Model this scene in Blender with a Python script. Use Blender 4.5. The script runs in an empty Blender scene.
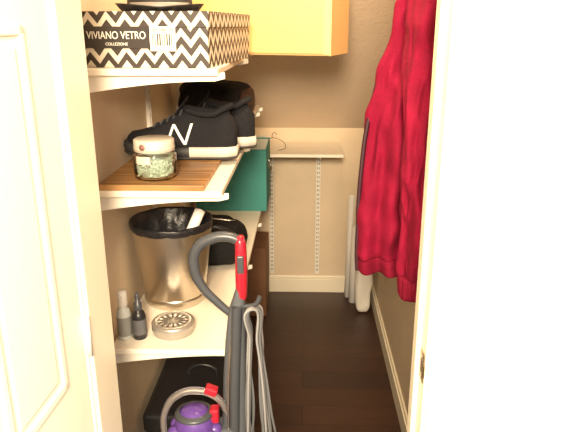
import bpy, bmesh, math, random
import numpy as np
from mathutils import Vector, noise, Matrix
random.seed(3)
scene=bpy.context.scene
COL=scene.collection
# ---------------- materials ----------------
def mat(name,col,rough=.6,metal=0,bump=0,bscale=60,var=0,vscale=8,trans=0,spec=.5,sheen=0,coat=0):
    m=bpy.data.materials.new(name); m.use_nodes=True
    nt=m.node_tree; b=nt.nodes['Principled BSDF']
    b.inputs['Base Color'].default_value=(*col,1)
    b.inputs['Roughness'].default_value=rough
    b.inputs['Metallic'].default_value=metal
    b.inputs['Transmission Weight'].default_value=trans
    b.inputs['Specular IOR Level'].default_value=spec
    b.inputs['Sheen Weight'].default_value=sheen
    b.inputs['Coat Weight'].default_value=coat
    tc=nt.nodes.new('ShaderNodeTexCoord')
    if bump:
        n=nt.nodes.new('ShaderNodeTexNoise'); n.inputs['Scale'].default_value=bscale; n.inputs['Detail'].default_value=4
        nt.links.new(tc.outputs['Object'],n.inputs['Vector'])
        bp=nt.nodes.new('ShaderNodeBump'); bp.inputs['Strength'].default_value=bump; bp.inputs['Distance'].default_value=.01
        nt.links.new(n.outputs['Fac'],bp.inputs['Height']); nt.links.new(bp.outputs['Normal'],b.inputs['Normal'])
    if var:
        n=nt.nodes.new('ShaderNodeTexNoise'); n.inputs['Scale'].default_value=vscale; n.inputs['Detail'].default_value=5
        nt.links.new(tc.outputs['Object'],n.inputs['Vector'])
        r=nt.nodes.new('ShaderNodeValToRGB')
        r.color_ramp.elements[0].position=.3; r.color_ramp.elements[1].position=.7
        r.color_ramp.elements[0].color=(*[c*(1-var) for c in col],1)
        r.color_ramp.elements[1].color=(*[min(1,c*(1+var)) for c in col],1)
        nt.links.new(n.outputs['Fac'],r.inputs['Fac']); nt.links.new(r.outputs['Color'],b.inputs['Base Color'])
    return m
def N(m,t): return m.node_tree.nodes.new(t)
def L(m,a,b): m.node_tree.links.new(a,b)
def math_node(m,op,a,b=None,c=None):
    n=N(m,'ShaderNodeMath'); n.operation=op
    for i,v in enumerate((a,b,c)):
        if v is None: continue
        if isinstance(v,(int,float)): n.inputs[i].default_value=v
        else: L(m,v,n.inputs[i])
    return n.outputs[0]
wall_m=mat('wall_paint',(.72,.59,.43),.8,bump=.2,bscale=90,var=.03)
ceil_m=mat('ceiling_paint',(.64,.51,.38),.85,bump=.3,bscale=70,var=.03)
hall_m=mat('hall_wall_paint',(.90,.90,.88),.7,bump=.1,bscale=90)
trim_m=mat('trim_white',(.87,.80,.64),.35)
door_m=mat('door_white',(.90,.87,.74),.4)
shelf_m=mat('shelf_white',(.86,.80,.69),.4)
metalw=mat('bracket_white',(.84,.80,.72),.35)
slot_m=mat('slot_dark',(.12,.10,.08),.7)
brass=mat('strike_brass',(.35,.24,.12),.35,1)
black=mat('black_fabric',(.010,.010,.011),.8,bump=.4,bscale=200,spec=.25)
blackp=mat('black_plastic',(.015,.015,.018),.35)
dgrey=mat('dark_grey_plastic',(.055,.060,.070),.35)
steel=mat('brushed_steel',(.66,.60,.52),.28,1,bump=.05,bscale=150)
# floor
floor_m=mat('dark_wood_floor',(.03,.015,.01),.42)
b=floor_m.node_tree.nodes['Principled BSDF']
tc=N(floor_m,'ShaderNodeTexCoord'); br=N(floor_m,'ShaderNodeTexBrick')
br.inputs['Scale'].default_value=1; br.inputs['Brick Width'].default_value=1.2; br.inputs['Row Height'].default_value=.13
br.inputs['Mortar Size'].default_value=.0015; br.inputs['Color1'].default_value=(.050,.021,.013,1); br.inputs['Color2'].default_value=(.030,.013,.009,1); br.inputs['Mortar'].default_value=(.006,.003,.002,1)
L(floor_m,tc.outputs['Object'],br.inputs['Vector'])
mp=N(floor_m,'ShaderNodeMapping'); mp.inputs['Scale'].default_value=(3,45,1); L(floor_m,tc.outputs['Object'],mp.inputs['Vector'])
nz=N(floor_m,'ShaderNodeTexNoise'); nz.inputs['Scale'].default_value=2; nz.inputs['Detail'].default_value=6; L(floor_m,mp.outputs[0],nz.inputs['Vector'])
mx=N(floor_m,'ShaderNodeMix'); mx.data_type='RGBA'; mx.blend_type='MULTIPLY'; mx.inputs['Factor'].default_value=.7
rp=N(floor_m,'ShaderNodeValToRGB'); rp.color_ramp.elements[0].color=(.4,.4,.4,1); rp.color_ramp.elements[1].color=(1.5,1.5,1.5,1)
L(floor_m,nz.outputs['Fac'],rp.inputs['Fac']); L(floor_m,br.outputs['Color'],mx.inputs['A']); L(floor_m,rp.outputs['Color'],mx.inputs['B']); L(floor_m,mx.outputs['Result'],b.inputs['Base Color'])
# bamboo
bam=mat('bamboo',(.4,.2,.08),.4)
b=bam.node_tree.nodes['Principled BSDF']; tc=N(bam,'ShaderNodeTexCoord'); mp=N(bam,'ShaderNodeMapping'); mp.inputs['Scale'].default_value=(2.0,80,2)
L(bam,tc.outputs['Object'],mp.inputs['Vector']); nz=N(bam,'ShaderNodeTexNoise'); nz.inputs['Scale'].default_value=1; nz.inputs['Detail'].default_value=3; L(bam,mp.outputs[0],nz.inputs['Vector'])
rp=N(bam,'ShaderNodeValToRGB'); rp.color_ramp.elements[0].position=.38; rp.color_ramp.elements[1].position=.62
rp.color_ramp.elements[0].color=(.15,.062,.02,1); rp.color_ramp.elements[1].color=(.46,.25,.09,1)
L(bam,nz.outputs['Fac'],rp.inputs['Fac']); L(bam,rp.outputs['Color'],b.inputs['Base Color'])
# chevron
chev=mat('chevron_card',(.8,.75,.65),.5)
b=chev.node_tree.nodes['Principled BSDF']; tc=N(chev,'ShaderNodeTexCoord'); sx=N(chev,'ShaderNodeSeparateXYZ'); L(chev,tc.outputs['Object'],sx.inputs[0])
u=math_node(chev,'ADD',sx.outputs[0],sx.outputs[1])
tri=math_node(chev,'PINGPONG',math_node(chev,'ADD',u,5),.022)
v=math_node(chev,'ADD',sx.outputs[2],math_node(chev,'MULTIPLY',tri,1.25))
fr=math_node(chev,'FRACT',math_node(chev,'DIVIDE',v,.036)); gt=math_node(chev,'GREATER_THAN',fr,.48)
mx=N(chev,'ShaderNodeMix'); mx.data_type='RGBA'; mx.inputs['A'].default_value=(.66,.59,.48,1); mx.inputs['B'].default_value=(.035,.026,.022,1)
L(chev,gt,mx.inputs['Factor']); L(chev,mx.outputs['Result'],b.inputs['Base Color'])

# ---------------- mesh helpers ----------------
def group(name,loc=(0,0,0),rz=0,rx=0,ry=0):
    e=bpy.data.objects.new(name,None); e.empty_display_size=.05; COL.objects.link(e); e.location=loc; e.rotation_euler=(rx,ry,rz); return e
def mk(name,verts,faces,m,parent=None,smooth=False,bevel=0,loc=(0,0,0),rot=(0,0,0),subd=0,seg=2):
    me=bpy.data.meshes.new(name); me.from_pydata([tuple(v) for v in verts],[],faces); me.validate()
    bm=bmesh.new(); bm.from_mesh(me); bmesh.ops.recalc_face_normals(bm,faces=bm.faces)
    bm.to_mesh(me); bm.free()
    for p in me.polygons: p.use_smooth=smooth
    if m: me.materials.append(m)
    o=bpy.data.objects.new(name,me); COL.objects.link(o); o.location=loc; o.rotation_euler=rot
    if bevel:
        bv=o.modifiers.new('b','BEVEL'); bv.width=bevel; bv.segments=seg; bv.limit_method='ANGLE'
    if subd:
        s=o.modifiers.new('s','SUBSURF'); s.levels=subd; s.render_levels=subd
    if parent: o.parent=parent
    return o
def box(name,x0,x1,y0,y1,z0,z1,m,parent=None,bevel=0,rot=(0,0,0),loc=None):
    if loc is None:
        cx,cy,cz=(x0+x1)/2,(y0+y1)/2,(z0+z1)/2
    else: cx=cy=cz=0
    V=[(x-cx,y-cy,z-cz) for x in (x0,x1) for y in (y0,y1) for z in (z0,z1)]
    F=[(0,1,3,2),(4,6,7,5),(0,4,5,1),(2,3,7,6),(0,2,6,4),(1,5,7,3)]
    return mk(name,V,F,m,parent,bevel=bevel,loc=(cx,cy,cz) if loc is None else loc,rot=rot)
def loft(name,rings,m,parent=None,cap=True,smooth=True,closed=True,**k):
    n=len(rings[0]); V=[p for r in rings for p in r]; F=[]
    for i in range(len(rings)-1):
        for j in range(n if closed else n-1):
            a=i*n+j; b_=i*n+(j+1)%n; F.append((a,b_,b_+n,a+n))
    if cap: F.append(tuple(range(n))); F.append(tuple((len(rings)-1)*n+j for j in range(n)))
    return mk(name,V,F,m,parent,smooth=smooth,**k)
def lathe(name,prof,m,parent=None,loc=(0,0,0),seg=40,cap=False,rot=(0,0,0)):
    rings=[[(r*math.cos(2*math.pi*j/seg),r*math.sin(2*math.pi*j/seg),z) for j in range(seg)] for r,z in prof]
    return loft(name,rings,m,parent,cap=cap,loc=loc,rot=rot)
def tube(name,pts,r,m,parent=None,cyc=False,res=10,smooth_curve=True,radii=None,loc=(0,0,0)):
    cu=bpy.data.curves.new(name,'CURVE'); cu.dimensions='3D'; cu.bevel_depth=r; cu.bevel_resolution=3; cu.use_fill_caps=True; cu.resolution_u=res
    if smooth_curve:
        s=cu.splines.new('BEZIER'); s.bezier_points.add(len(pts)-1)
        for i,p in enumerate(pts):
            s.bezier_points[i].co=p; s.bezier_points[i].handle_left_type='AUTO'; s.bezier_points[i].handle_right_type='AUTO'
            if radii: s.bezier_points[i].radius=radii[i]
    else:
        s=cu.splines.new('POLY'); s.points.add(len(pts)-1)
        for i,p in enumerate(pts): s.points[i].co=(*p,1)
    s.use_cyclic_u=cyc
    tmp=bpy.data.objects.new('tmp',cu); COL.objects.link(tmp)
    dg=bpy.context.evaluated_depsgraph_get(); me=bpy.data.meshes.new_from_object(tmp.evaluated_get(dg)); me.name=name
    bpy.data.objects.remove(tmp); me.materials.clear(); me.materials.append(m)
    for p in me.polygons: p.use_smooth=True
    o=bpy.data.objects.new(name,me); COL.objects.link(o); o.location=loc
    if parent: o.parent=parent
    return o
def text(name,s,size,m,parent,loc,rot,ext=.0004,off=0,sx=1):
    cu=bpy.data.curves.new(name,'FONT'); cu.body=s; cu.size=size; cu.extrude=ext; cu.align_x='CENTER'; cu.align_y='CENTER'; cu.offset=off
    tmp=bpy.data.objects.new('tmp',cu); COL.objects.link(tmp)
    dg=bpy.context.evaluated_depsgraph_get(); me=bpy.data.meshes.new_from_object(tmp.evaluated_get(dg)); me.name=name
    bpy.data.objects.remove(tmp); me.materials.clear(); me.materials.append(m)
    o=bpy.data.objects.new(name,me); COL.objects.link(o); o.location=loc; o.rotation_euler=rot; o.parent=parent; o.scale=(sx,1,1); return o

# ---------------- room ----------------
WL,WR,WB=-.53,.41,3.37
box('floor',-2.2,2.2,-2.2,3.5,-.05,0,floor_m)
box('wall_left',WL-.08,WL,1.12,3.45,0,2.42,wall_m)
box('wall_right',WR,WR+.08,1.12,3.45,0,2.42,wall_m)
box('wall_back',WL,WR,WB,WB+.08,0,1.02,wall_m)
sl=.84; y1=WB-(2.42-1.0)/sl
V=[(x,y,z) for x in (WL,WR) for (y,z) in ((WB+.08,1.0-.08*sl),(WB,1.0),(y1,2.42),(1.12,2.42),(1.12,2.5),(WB+.08,2.5))]
mk('ceiling',V,[(0,1,7,6),(1,2,8,7),(2,3,9,8),(3,4,10,9),(4,5,11,10),(5,0,6,11),(0,5,4,3,2,1),(6,7,8,9,10,11)],ceil_m)
OL,OR,OH=-.398,.23,2.03
fw=group('wall_front',(0,1.06,0))
def fbox(n,x0,x1,z0,z1): box(n,x0,x1,-.055,.055,z0,z1,hall_m,fw)
fbox('left_part',-2.2,OL-.02,0,2.5); fbox('right_part',OR+.02,2.2,0,2.5); fbox('header_part',OL-.02,OR+.02,OH+.02,2.5)
fr=group('trim_1',(0,1.06,0))
box('jamb_left',OL-.02,OL,-.06,.06,0,OH,trim_m,fr,.002); box('jamb_right',OR,OR+.02,-.06,.06,0,OH,trim_m,fr,.002)
box('jamb_head',OL-.02,OR+.02,-.06,.06,OH,OH+.02,trim_m,fr,.002)
box('stop_right',OR-.010,OR,-.015,.02,0,OH,trim_m,fr,.002)
box('casing_right',OR+.006,OR+.068,-.074,-.06,0,OH+.07,hall_m,fr,.004)
box('casing_left',OL-.068,OL-.006,-.074,-.06,0,OH+.07,hall_m,fr,.004)
box('casing_head',OL-.068,OR+.068,-.075,-.061,OH+.006,OH+.07,hall_m,fr,.004)
sp=group('strike_plate',(OR-.0005,1.024,.925))
box('plate',-.0012,.0,-.016,.016,-.03,.03,brass,sp,.0005)
box('hole',-.0018,-.001,-.007,.007,-.013,.013,slot_m,sp)
box('lip',-.003,0,-.024,-.015,-.014,.014,brass,sp,.001)
for z in(-.022,.022): lathe('screw',[(.0,.0),(.004,.0),(.004,.001),(0,.0015)],steel,sp,loc=(-.0012,0,z),rot=(0,-math.pi/2,0),seg=12)
# door leaf (opened toward the hallway)
d=group('door_1',(OL-.004,.985,0),rz=math.radians(-92))
W=.61
box('leaf',0,W,-.034,-.004,.01,OH-.005,door_m,d,.002)
for (z0,z1) in ((.2,.78),(.95,1.55),(1.66,1.9)):
    for (x0,x1) in ((.09,.28),(.33,.52)):
        box('panel_frame_a',x0,x1,-.004,.0,z0,z0+.014,door_m,d,.003); box('panel_frame_b',x0,x1,-.004,.0,z1-.014,z1,door_m,d,.003)
        box('panel_frame_c',x0,x0+.014,-.004,.0,z0,z1,door_m,d,.003); box('panel_frame_d',x1-.014,x1,-.004,.0,z0,z1,door_m,d,.003)
        box('panel_field',x0+.03,x1-.03,-.005,-.001,z0+.03,z1-.03,door_m,d,.003)
for z in (.25,1.0,1.8): lathe('hinge',[(0,-.04),(.005,-.04),(.005,.04),(0,.04)],metalw,d,loc=(.0,.004,z),seg=12)
bb=group('baseboard_back',(0,WB,0)); box('board',WL+.012,WR-.012,-.014,0,0,.085,trim_m,bb,.002); box('cap',WL+.012,WR-.012,-.009,0,.085,.105,trim_m,bb,.004)
bb=group('baseboard_right',(WR,0,0)); box('board',-.014,0,1.12,WB,0,.085,trim_m,bb,.002); box('cap',-.009,0,1.12,WB,.085,.105,trim_m,bb,.004)
bb=group('baseboard_left',(WL,0,0)); box('board',0,.014,1.12,WB,0,.085,trim_m,bb,.002); box('cap',0,.009,1.12,WB,.085,.105,trim_m,bb,.004)

# ---------------- wall standards & shelves ----------------
def standard(x,y,z0,z1,facing,name='shelf_standard'):
    g=group(name,(x,y,0),rz=facing)
    box('channel_l',-.0125,-.0095,0,.012,z0,z1,metalw,g); box('channel_r',.0095,.0125,0,.012,z0,z1,metalw,g); box('web',-.0125,.0125,.0,.009,z0,z1,metalw,g)
    V=[];F=[]
    z=z0+.02
    while z<z1-.02:
        for sx_ in (-.0045,.0045):
            i=len(V); V+= [(sx_-.0017,.0093,z),(sx_+.0017,.0093,z),(sx_+.0017,.0093,z+.013),(sx_-.0017,.0093,z+.013)]; F.append((i,i+1,i+2,i+3))
        z+=.026
    mk('slots',V,F,slot_m,g)
def bracket(parent,x0,x1,y,zt,th=.006,h0=.070,h1=.014):
    V=[];pts=[(x0,zt),(x1,zt),(x1+.004,zt+.006),(x1+.014,zt+.006),(x1+.014,zt-.008),(x1-.01,zt-h1)]
    n=10
    for i in range(n+1):
        t=i/n; xx=x1-.02+(x0+.01-(x1-.02))*t; pts.append((xx,zt-h1-(h0*.6-h1)*t**1.8))
    pts.append((x0,zt-h0))
    for s in (-th/2,th/2): V+=[(p[0],y+s,p[1]) for p in pts]
    k=len(pts); F=[tuple(range(k)),tuple(range(k,2*k))]+[(i,(i+1)%k,(i+1)%k+k,i+k) for i in range(k)]
    mk('bracket',V,F,metalw,parent,bevel=.001)
for y in (1.41,2.02,2.5): standard(WL,y,.35,1.62 if y<2.3 else 1.38,-math.pi/2)
def wshelf(y0,y1,zt,ys,x0=-.51,x1=-.20,th=.016):
    g=group('storage_shelf',(0,0,0))
    box('board',x0,x1,y0,y1,zt-th,zt,shelf_m,g,.002)
    for y in ys: bracket(g,WL+.011,x1,y,zt-th)
    return g
ZT,ZM,ZB=1.455,1.165,.732
wshelf(1.40,2.40,ZT,(1.425,2.02)); wshelf(1.40,2.05,ZM,(1.425,2.02)); wshelf(1.40,2.97,ZB,(1.425,2.02,2.5)); wshelf(2.25,2.66,1.215,(2.5,2.655))
for x in (-.19,.08): standard(x,WB,.12,.90,math.pi)
g=group('storage_shelf',(0,0,0)); box('board',-.42,.20,WB-.36,WB-.012,.907,.923,shelf_m,g,.002)
for x in (-.19,.08):
    V=[(x+s,y,z) for s in(-.003,.003) for (y,z) in ((WB-.012,.907),(WB-.34,.907),(WB-.34,.895),(WB-.15,.885),(WB-.012,.855))]
    mk('bracket',V,[(0,1,2,3,4),(5,6,7,8,9)]+[(i,(i+1)%5,(i+1)%5+5,i+5) for i in range(5)],metalw,g)
box('bamboo_board',-.505,-.243,1.405,2.02,ZM,ZM+.014,bam,bevel=.002)
ZW=ZM+.014

# ---------------- shoe box ----------------
cream=mat('cream_print',(.85,.82,.74),.5); inkb=mat('ink_black',(.025,.02,.018),.5); stick=mat('sticker_white',(.70,.68,.63),.5)
sb=group('shoe_box',(-.348,1.675,ZT),rz=math.radians(-5.5))
bw,bd,bh=.305,.50,.125
box('body',-bw/2,bw/2,-bd/2,bd/2,0,bh-.002,chev,sb,.002,loc=(0,0,0))
box('lid_top',-bw/2-.003,bw/2+.003,-bd/2-.003,bd/2+.003,bh-.003,bh,chev,sb,.001,loc=(0,0,0))
for nm,a in (('lid_front',(-bw/2-.003,bw/2+.003,-bd/2-.0035,-bd/2-.001)),('lid_right',(bw/2+.001,bw/2+.0035,-bd/2-.003,bd/2+.003)),('lid_left',(-bw/2-.0035,-bw/2-.001,-bd/2-.003,bd/2+.003))):
    box(nm,a[0],a[1],a[2],a[3],bh-.035,bh,chev,sb,.0005,loc=(0,0,0))
box('band',-bw/2+.012,.016,-bd/2-.0042,-bd/2-.001,.044,.092,inkb,sb)
text('title','VIVIANO VETRO',.024,cream,sb,(-.062,-bd/2-.0045,.072),(math.pi/2,0,0),sx=.80)
text('subtitle','COLLEZIONE',.009,cream,sb,(-.062,-bd/2-.0045,.053),(math.pi/2,0,0))
box('label',.018,.078,-bd/2-.0046,-bd/2-.001,.038,.092,stick,sb)
text('label_text','SKU 086 7M',.010,inkb,sb,(.048,-bd/2-.0049,.084),(math.pi/2,0,0))
for i in range(9):
    x=.024+i*.0055; box('bar',x,x+random.choice((.0016,.003)),-bd/2-.0053,-bd/2-.003,.050,.076,inkb,sb)
# hat on box
hat=group('black_hat',(-.37,1.61,ZT+bh+.001),rz=.2)
hb=mat('hat_felt',(.012,.011,.012),.6,bump=.2,bscale=120); hr=mat('hat_band',(.25,.22,.19),.5)
rings=[]
for r,z in ((.070,.004),(.080,.002),(.092,.003),(.104,.008),(.106,.010),(.104,.011),(.092,.007),(.084,.007),(.078,.014),(.075,.06),(.072,.085),(.06,.1),(.03,.098),(.005,.094)):
    rings.append([(r*1.05*math.cos(t),r*.95*math.sin(t),z+ (.010*abs(math.cos(t)) if r>.095 else 0)) for t in [2*math.pi*j/48 for j in range(48)]])
loft('felt',rings,hb,hat)
lathe('band',[(.079,.012),(.080,.022),(.076,.022)],hr,hat,seg=48)

# ---------------- sneakers ----------------
upper=mat('sneaker_mesh',(.011,.011,.014),.8,bump=.5,bscale=260,spec=.25); sole_m=mat('sneaker_sole',(.55,.51,.45),.6); sol2=mat('sneaker_outsole',(.03,.03,.03),.7)
sole_b=mat('sneaker_sole_black',(.03,.03,.032),.6)
logo=mat('logo_silver',(.75,.74,.74),.4); inner=mat('shoe_lining',(.03,.03,.035),.9)
S=[0,.04,.12,.25,.4,.52,.62,.8,.93,1]; WW=[.022,.056,.082,.096,.09,.082,.076,.072,.064,.035]; HH=[.012,.030,.042,.052,.074,.092,.092,.084,.094,.062]
Ln=.285
def shoe(name,loc,rz,um=upper,logo_on=True,sc=1):
    g=group(name,loc,rz); g.scale=(sc,)*3
    zs=.028; rings=[]
    n=44
    for i in range(n+1):
        s=i/n; w=np.interp(s,S,WW); h=np.interp(s,S,HH)
        sh=zs+.012*max(0,.12-s)/.12
        r=[]
        for j in range(28):
            t=2*math.pi*j/28; c,sn=math.cos(t),math.sin(t)
            yy=w/2*math.copysign(abs(c)**.7,c)
            if sn>=0:
                zz=sh+h*abs(sn)**.85
            else: zz=sh-.006*abs(sn)
            yy*=1-.15*(max(0,sn))*(s>.3)
            r.append((s*Ln,yy,zz))
        rings.append(r)
    loft('upper',rings,um,g)
    def sole(nm,grow,z0,z1,m):
        rr=[]
        for (k,gg) in ((z0,-.004),(z0+.003,0),((z0+z1)/2,.002),(z1-.002,0),(z1,-.004)):
            pts=[]
            for i in range(33):
                s=.5-.5*math.cos(math.pi*i/32); pts.append((s*Ln*1.03-.006-gg*math.cos(math.pi*i/32),-(np.interp(s,S,WW)/2+grow+gg),s))
            for i in range(31,0,-1):
                s=.5-.5*math.cos(math.pi*i/32); pts.append((s*Ln*1.03-.006-gg*math.cos(math.pi*i/32),(np.interp(s,S,WW)/2+grow+gg),s))
            rr.append([(p[0],p[1],k+(.014*max(0,.18-p[2])/.18)) for p in pts])
        return loft(nm,rr,m,g)
    ms=sole('midsole',.004,.006,.033,sole_b); sole('outsole',.003,0,.009,sol2)
    ms.data.materials.append(sole_m)
    for p in ms.data.polygons:
        if p.center.x>Ln*.60: p.material_index=1
    pts=[]
    for j in range(16):
        t=2*math.pi*j/16; s=.75+.2*math.cos(t); pts.append((s*Ln,.028*math.sin(t),zs+.087+.012*math.cos(t)**2+(.006 if math.cos(t)>.7 else 0)))
    tube('collar',pts,.008,um,g,cyc=True)
    V=[(.75*Ln,0,zs+.080)]+[(p[0],p[1],p[2]-.001) for p in pts]; mk('opening',V,[(0,1+i,1+(i+1)%16) for i in range(16)],inner,g)
    rr=[]
    for i in range(7):
        t=i/6; x=(.42+.14*t)*Ln; z=zs+.070+.05*t; rr.append([(x+.004*math.cos(a),.022*math.cos(a+1.57)*(1-.1*t),z+.006*math.sin(a+1.57)+.004*math.cos(a)) for a in [2*math.pi*j/12 for j in range(12)]])
    loft('tongue',rr,um,g)
    for i in range(5):
        s=.27+.06*i; h=np.interp(s,S,HH); tube('lace',[(s*Ln,-.022,zs+h*.93),(s*Ln+.004,0,zs+h+.005),(s*Ln+.010,.022,zs+h*.93)],.0026,dgrey,g)
    def surf(s,z,side,off=.0022):
        w=np.interp(s,S,WW); h=np.interp(s,S,HH); q=min(.98,max(0,z/h)); sn=q**(1/.85); c=math.sqrt(max(0,1-sn*sn))
        return (s*Ln,side*(w/2*c**.7*(1-.15*sn)+off),zs+z)
    def strip(a,b_,wd,side,m=logo):
        V=[];F=[];n=8
        for i in range(n+1):
            t=i/n; s=a[0]+(b_[0]-a[0])*t; z=a[1]+(b_[1]-a[1])*t
            V+=[surf(s-wd,z,side),surf(s+wd,z,side)]
        F=[(2*i,2*i+1,2*i+3,2*i+2) for i in range(n)]
        mk('logo_stroke',V,F,m,g,smooth=True)
    if logo_on:
        for side in (-1,1):
            strip((.40,.012),(.46,.062),.011,side); strip((.46,.062),(.56,.012),.013,side); strip((.56,.012),(.62,.064),.011,side)
    return g
shoe('sneaker',(-.520,1.745,ZW),math.radians(-2),sc=1.13)
shoe('sneaker',(-.480,1.885,ZW),math.radians(3),sc=1.13)

# ---------------- candle jar ----------------
glass=mat('clear_glass',(.97,.98,.96),.03,trans=1)
g=group('candle_jar',(-.378,1.485,ZW))
lathe('glass',[(0,.001),(.046,.001),(.053,.006),(.054,.02),(.054,.062),(.050,.070),(.047,.072),(.045,.072),(.049,.066),(.051,.060),(.051,.012),(.046,.006),(0,.006)],glass,g)
mint=mat('mint_beads',(.60,.74,.60),.6)
bmb=bmesh.new()
for i in range(420):
    a=random.random()*6.283; rr=.046*math.sqrt(random.uniform(.45,1)); z=random.uniform(.012,.052)
    bmesh.ops.create_icosphere(bmb,subdivisions=1,radius=.0046,matrix=Matrix.Translation((rr*math.cos(a),rr*math.sin(a),z)))
me=bpy.data.meshes.new('beads'); bmb.to_mesh(me); bmb.free(); me.materials.append(mint); [setattr(p,'use_smooth',True) for p in me.polygons]
o=bpy.data.objects.new('beads',me); COL.objects.link(o); o.parent=g
lathe('bead_core',[(0,.008),(.04,.008),(.04,.05),(0,.052)],mint,g)
lidm=mat('lid_white',(.68,.63,.54),.35,.2)
lathe('lid',[(0,.102),(.046,.102),(.0505,.099),(.0505,.072),(.047,.070),(0,.07)],lidm,g)
lathe('lid_ring',[(.0508,.078),(.052,.080),(.0508,.082)],lidm,g)
mk('label',[(.0550*math.cos(a),.0550*math.sin(a),z) for z in (.044,.064) for a in [math.radians(-130+7*i) for i in range(7)]],[(i,i+1,i+8,i+7) for i in range(6)],lidm,g,smooth=True)
tealm=mat('label_print',(.25,.12,.10),.5)
lathe('label_dot',[(0,0),(.008,0),(.008,.0006),(0,.0008)],tealm,g,loc=(-.018,-.0485,.086),rot=(math.pi/2,0,-.35),seg=20)

# ---------------- metal waste bin ----------------
g=group('metal_waste_bin',(-.400,1.715,ZB))
lathe('shell',[(0,.0),(.088,.0),(.091,.004),(.092,.012),(.122,.250),(.122,.257),(.119,.257),(.119,.250),(.089,.012),(0,.01)],steel,g,seg=64)
liner=mat('bin_liner',(.012,.012,.015),.35,bump=.6,bscale=30)
rings=[]
for (r,z,a) in ((.121,.240,.001),(.1235,.245,.0015),(.1245,.258,.001),(.121,.265,.001),(.116,.260,.001),(.108,.2,.004),(.095,.10,.006),(.08,.03,.006),(.01,.025,0)):
    rings.append([((r+a*math.sin(11*t+z*60))*math.cos(t),(r+a*math.sin(11*t+z*60))*math.sin(t),z+a*.6*math.sin(7*t)) for t in [2*math.pi*j/64 for j in range(64)]])
loft('liner',rings,liner,g,cap=False)
lathe('band',[(.0925,.008),(.0945,.012),(.0955,.03),(.0935,.032)],steel,g,seg=64)
paper=mat('paper_white',(.85,.83,.80),.6)
lathe('paper_roll',[(.014,0),(.0155,0),(.0155,.20),(.013,.20),(.013,.01),(0,.01)],paper,g,loc=(.012,-.045,.115),rot=(math.radians(-6),math.radians(24),0),seg=24)

# ---------------- bottles / tin ----------------
g=group('spray_bottle',(-.487,1.462,ZB))
frost=mat('frosted_plastic',(.62,.64,.61),.3); lab=mat('bottle_label',(.28,.28,.27),.5); wplast=mat('white_plastic',(.78,.75,.70),.35)
lathe('body',[(0,0),(.0175,0),(.019,.003),(.019,.075),(.016,.087),(.009,.093),(.009,.098),(0,.098)],frost,g,seg=28)
lathe('label',[(.0193,.012),(.0195,.013),(.0195,.066),(.0193,.067)],lab,g,seg=28)
lathe('collar',[(.0105,.094),(.0115,.096),(.0115,.108),(.008,.110),(0,.11)],wplast,g,seg=24)
lathe('cap',[(.0125,.10),(.013,.102),(.0125,.138),(.010,.141),(0,.141)],wplast,g,seg=24)
box('nozzle',-.004,.004,-.018,-.008,.122,.128,wplast,g,.001)
g=group('dropper_bottle',(-.447,1.465,ZB))
lathe('body',[(0,0),(.0175,0),(.019,.003),(.019,.066),(.015,.078),(.008,.083),(.008,.088),(0,.088)],blackp,g,seg=28)
lathe('cap',[(.0105,.084),(.011,.086),(.0105,.104),(.006,.107),(.0065,.125),(.004,.132),(0,.133)],dgrey,g,seg=24)
lathe('label',[(.0193,.015),(.0195,.016),(.0195,.058),(.0193,.059)],mat('label_grey',(.10,.10,.11),.5),g,seg=28)
g=group('round_tin',(-.362,1.50,ZB))
tinm=mat('tin_silver',(.50,.47,.43),.4,.7)
lathe('base',[(0,0),(.052,0),(.056,.003),(.057,.024),(.055,.026),(0,.026)],tinm,g,seg=48)
lathe('lid',[(.0575,.014),(.0595,.016),(.0595,.031),(.057,.035),(.046,.037),(.044,.034),(.016,.034),(.014,.037),(0,.038)],tinm,g,seg=48)
for i in range(14):
    a=2*math.pi*i/14; c,s=math.cos(a),math.sin(a)
    V=[(r*c-q*s,r*s+q*c,.0352) for r,q in ((.018,-.0015),(.042,-.0035),(.042,.0035),(.018,.0015))]
    mk('slot',V,[(0,1,2,3)],slot_m,g)

# ---------------- teal fabric bin ----------------
teal=mat('teal_fabric',(.055,.27,.25),.8,bump=.3,bscale=300); tealin=mat('bin_lining',(.60,.58,.48),.8)
g=group('teal_storage_bin',(-.335,2.80,ZB))
hw,hd,hh,t=.163,.15,.285,.004
box('bottom',-hw,hw,-hd,hd,0,t,teal,g)
for nm,a in (('front',(-hw,hw,-hd,-hd+t)),('back',(-hw,hw,hd-t,hd)),('left',(-hw,-hw+t,-hd+t,hd-t)),('right',(hw-t,hw,-hd+t,hd-t))):
    box(nm,*a,t,hh,teal,g,.0015)
box('lining_back',-hw+t,hw-t,hd-t-.002,hd-t,.02,hh-.003,tealin,g); box('lining_right',hw-t-.002,hw-t,-hd+t,hd-t,.02,hh-.003,tealin,g)
tube('handle',[(hw+.001,-.04,.2),(hw+.012,-.03,.165),(hw+.012,.03,.165),(hw+.001,.04,.2)],.003,steel,g)
tube('hem_piping',[(-hw,-hd,hh),(hw,-hd,hh),(hw,hd,hh),(-hw,hd,hh)],.003,teal,g,cyc=True,smooth_curve=False)
# open inner flap folded over the back rim
mk('inner_flap',[(-hw+.01,hd-.006,hh-.06),(hw-.008,hd-.006,hh-.06),(hw-.012,hd+.004,hh+.012),(-hw+.01,hd+.004,hh+.012)],[(0,1,2,3)],tealin,g)
box('folded_cloth',-hw+.02,hw-.02,-hd+.02,hd-.02,.005,.20,tealin,g,.02)

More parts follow.
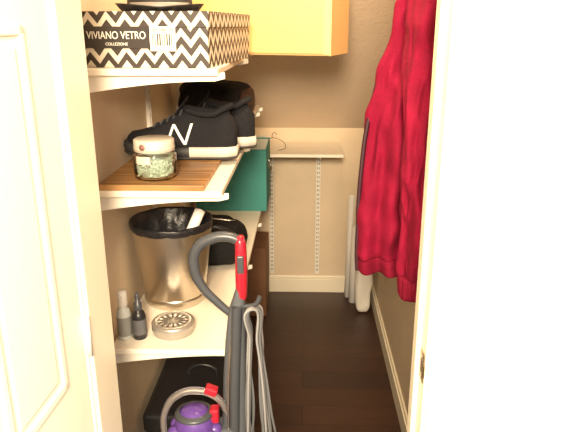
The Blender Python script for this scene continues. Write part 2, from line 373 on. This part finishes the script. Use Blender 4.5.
# ---------------- bags ----------------
def softbox(name,hx,hy,hz,m,parent,amp=.008,p=3.2,loc=(0,0,0),seed=0):
    rings=[];n=24
    for i in range(n+1):
        ph=-math.pi/2+math.pi*i/n; r=[]
        for j in range(40):
            th=2*math.pi*j/40
            f=lambda v:math.copysign(abs(v)**(2/p),v)
            x=hx*f(math.cos(ph))*f(math.cos(th)); y=hy*f(math.cos(ph))*f(math.sin(th)); z=hz*f(math.sin(ph))
            k=amp*noise.noise(Vector((x*14+seed,y*14,z*14)))
            l=max(1e-5,math.sqrt(x*x+y*y+z*z)); s=1+k/l*1.5 if z>-hz*.8 else 1
            r.append((x*s,y*s,z*s+hz))
        rings.append(r)
    return loft(name,rings,m,parent,loc=loc)
brownl=mat('brown_leather',(.05,.022,.013),.55,bump=.3,bscale=120)
g=group('black_handbag',(-.355,2.40,1.2155))
softbox('body',.135,.10,.065,black,g,.018)
softbox('end_panel',.028,.085,.05,brownl,g,.006,loc=(.125,0,0))
tube('strap',[(-.09,-.04,.115),(-.05,-.09,.13),(.05,-.10,.11),(.10,-.04,.10)],.006,black,g)
g=group('black_tote_bag',(-.345,2.04,ZB+.0005))
softbox('body',.125,.11,.078,black,g,.016,seed=4)
tube('strap',[(-.02,-.10,.12),(.03,-.115,.165),(.08,-.10,.15),(.115,-.04,.10)],.007,blackp,g)
tube('zip',[(-.1,0,.150),(0,.0,.158),(.1,0,.150)],.003,steel,g)
card=mat('brown_carton',(.20,.095,.045),.7,var=.15)
g=group('brown_carton',(-.36,3.17,0))
box('body',-.155,.155,-.14,.14,0,.40,card,g,.003)
box('flap_left',-.155,-.004,-.14,.14,.40,.404,card,g,.001); box('flap_right',.004,.155,-.14,.14,.40,.404,card,g,.001); box('tape',-.02,.02,-.1405,.1405,.404,.4055,mat('tape',(.25,.15,.07),.3),g)
g=group('black_storage_case',(-.355,1.86,0))
box('base',-.15,.15,-.24,.24,0,.30,black,g,.012); box('lid',-.155,.155,-.245,.245,.302,.37,blackp,g,.012)
box('latch',-.03,.03,-.252,-.243,.28,.33,dgrey,g,.003); tube('handle',[(-.05,0,.368),(-.045,0,.39),(.045,0,.39),(.05,0,.368)],.006,blackp,g); lathe('badge',[(0,0),(.009,0),(.009,.002),(0,.003)],stick,g,loc=(-.03,.14,.370),seg=20)

yel=mat('kraft_board',(.72,.46,.19),.65,var=.05,vscale=3); yel2=mat('kraft_edge',(.80,.52,.24),.6)
a=math.radians(-17)
g=group('cardboard_box',(.08,2.0,ZT),rz=a)
box('body',-.585,0,0,.235,0,.23,yel,g,.002)
box('flap_top',-.585,0,0,.235,.23,.233,yel,g); box('edge_band',-.002,.002,-.001,.2352,0,.23,yel2,g)
box('corner_strip',-.022,.001,-.0025,0,.004,.228,yel2,g,.0005)
box('bottom_seam',-.585,-.022,-.0015,0,.004,.008,mat('seam',(.4,.25,.1),.7),g)

g=group('wire_stand',(-.17,3.12,.924))
tube('wire',[(-.06,0,.002),(.05,0,.002),(.07,.02,.012),(.02,.01,.06),(-.02,.01,.055),(-.06,0,.012)],.0016,slot_m,g,cyc=True)
tube('hook',[(.0,.01,.059),(.0,.01,.078),(.014,.01,.09),(.024,.01,.078)],.0016,slot_m,g)

for i,(x,y,h,r) in enumerate(((.290,3.23,.46,.026),(.262,3.30,.62,.018))):
    g=group('paper_roll',(x,y,0.001),rx=math.radians(-3),ry=math.radians(1))
    lathe('tube',[(r*.8,0),(r,0),(r,h),(r*.86,h),(r*.86,.01),(0,.01)],paper,g,seg=28)
    rr=[]
    for k in range(60):
        t=k*.35; q=r*.82-.0002*k; rr.append((q*math.cos(t),q*math.sin(t),h-.004))
    tube('spiral',rr,.0008,paper,g,smooth_curve=False)
    tube('flap_edge',[(r,0,.004),(r+.001,0,h-.002)],.0012,paper,g)
pl=mat('plastic_bag',(.82,.79,.72),.4,bump=.4,bscale=20)
g=group('white_plastic_bag',(.335,3.12,0.001))
softbox('body',.045,.06,.19,pl,g,.014,p=4,seed=9); tube('handle_loop',[(-.02,0,.36),(-.015,-.01,.42),(.015,-.01,.42),(.02,0,.36)],.005,pl,g)

# ---------------- vacuum ----------------
vac=group('upright_vacuum_cleaner',(-.17,1.34,0))
red=mat('vac_red',(.42,.012,.03),.3,coat=.4); purple=mat('vac_purple',(.11,.05,.27),.3,coat=.5); clear=mat('vac_clear',(.9,.9,.93),.05,trans=.9)
vg=mat('vac_grey',(.085,.092,.105),.4); cordm=mat('cord_grey',(.13,.135,.145),.5)
X=lambda x:x+.17
tube('handle_loop',[(X(-.144),0,1.058),(X(-.18),0,1.072),(X(-.222),0,1.066),(X(-.256),0,1.04),(X(-.264),0,.994),(X(-.246),0,.942),(X(-.210),0,.90),(X(-.176),0,.868)],.0120,dgrey,vac,radii=[1,1,1.1,1.15,1.1,.95,.85,.8])
rr=[]
for z,hx,hy,cx in ((.905,.010,.012,-.152),(.92,.014,.017,-.151),(.98,.015,.018,-.150),(1.04,.014,.017,-.150),(1.06,.013,.016,-.151),(1.075,.009,.010,-.152)):
    rr.append([(X(cx)+hx*math.cos(t),hy*math.sin(t),z) for t in [2*math.pi*j/20 for j in range(20)]])
loft('red_slider',rr,red,vac)
box('button',X(-.158),X(-.142),-.021,-.012,.985,1.03,dgrey,vac,.003)
rr=[]
for z,hx,hy,cx in ((.30,.040,.034,-.178),(.45,.036,.032,-.176),(.56,.034,.030,-.175),(.70,.030,.026,-.172),(.80,.026,.024,-.168),(.88,.021,.020,-.163),(.93,.013,.016,-.155),(.95,.010,.013,-.151)):
    rr.append([(X(cx)+hx*math.copysign(abs(math.cos(t))**.7,math.cos(t)),hy*math.copysign(abs(math.sin(t))**.7,math.sin(t)),z) for t in [2*math.pi*j/28 for j in range(28)]])
loft('spine',rr,vg,vac)
tube('wand_tube',[(X(-.178),-.028,.40),(X(-.170),-.030,.70),(X(-.160),-.024,.90)],.013,dgrey,vac)
tube('wand_ridge',[(X(-.192),-.030,.40),(X(-.185),-.031,.70),(X(-.170),-.024,.87)],.003,steel,vac)
tube('cord_hook_top',[(X(-.145),-.01,.895),(X(-.115),-.015,.905),(X(-.105),-.015,.925)],.006,dgrey,vac)
tube('cord_hook_bottom',[(X(-.145),-.01,.42),(X(-.110),-.015,.41),(X(-.10),-.015,.39)],.006,dgrey,vac)
cordl=mat('cord_light',(.26,.26,.27),.45)
for i in range(11):
    q=lambda a:random.uniform(-a,a)
    k=i*.007; yy=-.048+i*.0065; rx=q(.016); bz=.36+q(.05)
    tube('cord_loop',[(X(-.124)+q(.004),yy,.905-k*.25),(X(-.108)+q(.008),yy+.01,.81),(X(-.093)+rx,yy+q(.01),.62),(X(-.086)+rx+q(.01),yy+.004,.45),(X(-.104)+q(.01),yy,bz),(X(-.126)+q(.010),yy+.004,.47),(X(-.133)+q(.010),yy-.008,.63),(X(-.131)+q(.006),yy,.82)],.0030,cordm if i%3 else cordl,vac,cyc=True)
cx,cy=X(-.275),-.04
dz=-.03
lathe('dust_bin',[(0,.27),(.068,.27),(.070,.275),(.070,.50),(.066,.505),(.066,.28),(0,.28)],clear,vac,loc=(cx,cy,dz),seg=40)
lathe('bin_core',[(0,.29),(.035,.29),(.045,.33),(.045,.49),(0,.495)],purple,vac,loc=(cx,cy,dz),seg=32)
lathe('bin_collar',[(.06,.498),(.075,.50),(.076,.53),(.066,.545),(0,.55)],dgrey,vac,loc=(cx,cy,dz),seg=40)
for i in range(9):
    a=2*math.pi*i/9; lathe('cyclone_cone',[(.008,0),(.018,.05),(.019,.065),(.012,.073),(0,.075)],purple,vac,loc=(cx+.050*math.cos(a),cy+.050*math.sin(a),.535+dz),seg=18)
lathe('cyclone_dome',[(.050,.545),(.050,.615),(.044,.64),(.025,.655),(0,.66)],purple,vac,loc=(cx,cy,dz),seg=36)
lathe('dome_ring',[(.044,.636),(.050,.640),(.046,.646),(.036,.650)],dgrey,vac,loc=(cx,cy,dz),seg=36)
hp=[(cx-.080,cy,.56+dz),(cx-.075,cy,.64+dz),(cx-.04,cy,.692+dz),(cx+.01,cy,.706+dz),(cx+.055,cy,.69+dz),(cx+.085,cy+.02,.62+dz)]
tube('carry_handle',hp,.008,clear,vac,radii=[1,1,1.2,1.2,1.1,1])
tube('handle_core',hp,.003,steel,vac)
box('release_button',cx+.03,cx+.062,cy-.013,cy+.013,.698+dz,.718+dz,red,vac,.004,rot=(0,math.radians(22),0))
box('bin_mount',cx+.05,X(-.17),-.045,.02,.50,.56,vg,vac,.008)
box('red_latch',X(-.235),X(-.212),-.05,-.02,.585,.625,red,vac,.005)
lathe('motor_ball',[(0,-.06),(.06,-.055),(.095,-.03),(.10,0),(.095,.03),(.06,.055),(0,.06)],vg,vac,loc=(-.02,0,.10),rot=(math.pi/2,0,0),seg=36)
for s in(-1,1): lathe('wheel',[(0,-.01),(.06,-.01),(.065,-.006),(.065,.006),(.06,.01),(0,.01)],blackp,vac,loc=(.0,s*.085,.066),rot=(math.pi/2,0,0),seg=32)
rr=[]
for z,hx,hy in ((.17,.05,.035),(.24,.045,.035),(.32,.040,.034)): rr.append([(X(-.178)+hx*math.cos(t),hy*math.sin(t),z) for t in [2*math.pi*j/24 for j in range(24)]])
loft('neck',rr,vg,vac)
box('cleaner_head',-.27,-.09,-.14,.05,.012,.075,vg,vac,.02); box('head_trim',-.275,-.25,-.13,.04,.02,.05,red,vac,.006); box('brush_bar',-.25,-.20,-.12,.03,.001,.016,blackp,vac,.004)
box('head_yoke',-.12,-.02,-.05,.03,.04,.10,vg,vac,.015)

# ---------------- hoodie ----------------
redc=mat('red_fleece',(.215,.0035,.026),.85,bump=.35,bscale=300,var=.12,vscale=25,spec=.2); redr=mat('red_rib',(.17,.003,.02),.85,bump=.3,bscale=400,spec=.2); maroon=mat('zip_tape',(.03,.003,.010),.6)
jk=group('red_hoodie',(.27,1.50,1.3))
def fold_loft(nm,keys,m,folds,amp,seed,n=90,segs=120,zoff=1.3,yc0=1.50,xc0=.27):
    rings=[]
    K=np.array(keys)[::-1]
    for i in range(n+1):
        z=K[0,0]+(K[-1,0]-K[0,0])*i/n
        xl,xr,yc,hb_=[np.interp(z,K[:,0],K[:,c]) for c in (1,2,3,4)]
        cx_=(xl+xr)/2; hx=(xr-xl)/2; r=[]
        for j in range(segs):
            t=2*math.pi*j/segs
            f=0
            for (k,ph,tw,w) in folds: f+=w*math.sin(k*t+ph+tw*z)
            nn=noise.noise(Vector((math.cos(t)*1.8+seed,math.sin(t)*1.8,z*6)))
            n2=noise.noise(Vector((math.cos(t)*3+seed,math.sin(t)*3,z*16)))
            n3=abs(noise.noise(Vector((math.cos(t)*2.5+seed*2,math.sin(t)*2.5+z*3,z*9))))
            f=f*amp+nn*amp*2.2+n2*amp*.9-n3*amp*2.2
            x=cx_+(hx-abs(amp)*.3+f*.32)*math.cos(t); y=yc+(hb_+f)*math.sin(t)
            x=min(x,.404)
            r.append((x-xc0,y-yc0,z-zoff))
        rings.append(r)
    return loft(nm,rings,m,jk,cap=True)
FT=[(7,.4,2.0,.9),(11,1.2,-3,.6),(3,2.,1.5,.6)]
torso=[(1.76,.33,.39,1.50,.03),(1.70,.27,.395,1.51,.05),(1.60,.215,.398,1.52,.08),(1.55,.205,.40,1.52,.085),(1.47,.180,.40,1.53,.09),(1.30,.148,.40,1.54,.10),(1.117,.135,.40,1.54,.10),(.965,.135,.40,1.54,.10),(.955,.138,.40,1.54,.095)]
fold_loft('torso',torso,redc,FT,.018,2)
fold_loft('hem_band',[(.958,.140,.398,1.54,.094),(.945,.138,.398,1.54,.097),(.925,.140,.398,1.54,.094),(.915,.145,.395,1.54,.088)],redr,FT,.014,2,n=10)
FS=[(3,.4,6.0,.8),(5,1.2,-9,.8),(2,2.,14,.6)]
sl1=[(1.74,.29,.36,1.45,.04),(1.66,.235,.375,1.42,.055),(1.55,.214,.372,1.39,.062),(1.40,.214,.350,1.375,.060),(1.25,.216,.338,1.365,.058),(1.10,.220,.325,1.36,.054),(.99,.224,.310,1.36,.050),(.965,.228,.302,1.36,.044)]
fold_loft('sleeve',sl1,redc,FS,.014,7)
fold_loft('cuff',[(.968,.228,.298,1.36,.040),(.95,.227,.298,1.36,.042),(.92,.230,.290,1.36,.038),(.912,.234,.286,1.36,.034)],redr,[(16,.4,0,.3)],.004,7,n=10)
sl2=[(1.74,.30,.38,1.56,.04),(1.6,.25,.395,1.62,.05),(1.3,.27,.395,1.66,.05),(1.0,.28,.39,1.67,.045),(.93,.29,.38,1.67,.04)]
fold_loft('sleeve_far',sl2,redc,[(3,.4,6.0,.7),(5,1.2,-9,.5)],.008,12)
rings=[]
for z,xl,xr,yc,hb_ in ((1.66,.25,.40,1.50,.05),(1.70,.22,.402,1.50,.09),(1.76,.22,.402,1.50,.10),(1.82,.26,.402,1.50,.08),(1.86,.31,.40,1.50,.05),(1.875,.35,.39,1.5,.02)):
    rings.append([((xl+xr)/2+(xr-xl)/2*math.cos(t)*(1+.05*math.sin(5*t))-.27,yc+hb_*math.sin(t)*(1+.08*math.sin(4*t))-1.5,z-1.3) for t in [2*math.pi*j/48 for j in range(48)]])
loft('hood',rings,redc,jk)
zp=[(1.47,.186),(1.30,.152),(1.20,.143),(1.117,.139),(1.04,.139),(.96,.139),(.92,.142)]
tube('zipper',[(x-.27+.003,1.510-1.5,z-1.3) for z,x in zp],.006,maroon,jk)
hk=group('wall_hook',(WR,1.50,1.80))
box('plate',-.006,0,-.02,.02,-.05,.05,steel,hk,.002); tube('hook',[(-.004,0,.02),(-.04,0,.0),(-.06,0,.03)],.005,steel,hk)

# ---------------- lamps ----------------
lm=group('added_fill_lamp',(-.0,1.42,2.42))  # unseen fixture with glowing globe, added to go with the closet fill
bulbm=bpy.data.materials.new('fill_lamp_glow'); bulbm.use_nodes=True
bb_=bulbm.node_tree.nodes['Principled BSDF']; bb_.inputs['Base Color'].default_value=(1,.9,.75,1); bb_.inputs['Emission Color'].default_value=(1,.78,.52,1); bb_.inputs['Emission Strength'].default_value=3
lathe('base',[(0,0),(.07,0),(.07,-.02),(0,-.02)],metalw,lm); lathe('globe',[(.05,-.02),(.07,-.04),(.06,-.075),(.03,-.09),(0,-.092)],bulbm,lm)
def area(name,loc,target,size,power,col):
    ld=bpy.data.lights.new(name,'AREA'); ld.shape='DISK'; ld.size=size; ld.energy=power; ld.color=col
    o=bpy.data.objects.new(name,ld); COL.objects.link(o); o.location=loc
    o.rotation_euler=(Vector(target)-Vector(loc)).to_track_quat('-Z','Y').to_euler(); return o
area('hallway_light',(-.05,-.72,1.98),(0.05,2.4,.9),.45,150,(1,.81,.56))
area('closet_fill',(0,1.6,2.30),(0,2.2,0),.25,15,(1,.76,.47))  # added fill, brightens the closet interior where the hallway light falls off
w=bpy.data.worlds.new('world'); scene.world=w; w.use_nodes=True
w.node_tree.nodes['Background'].inputs[0].default_value=(1,.90,.76,1); w.node_tree.nodes['Background'].inputs[1].default_value=1.1
scene.view_settings.view_transform='Standard'; scene.view_settings.look='None'; scene.view_settings.exposure=0

cam=bpy.data.cameras.new('camera'); co=bpy.data.objects.new('camera',cam); COL.objects.link(co)
cam.sensor_width=36; cam.lens=602/576*36; cam.clip_start=.02
co.location=(0,0,1.55); co.rotation_euler=(math.radians(90-17.6),0,math.radians(1.6)); scene.camera=co
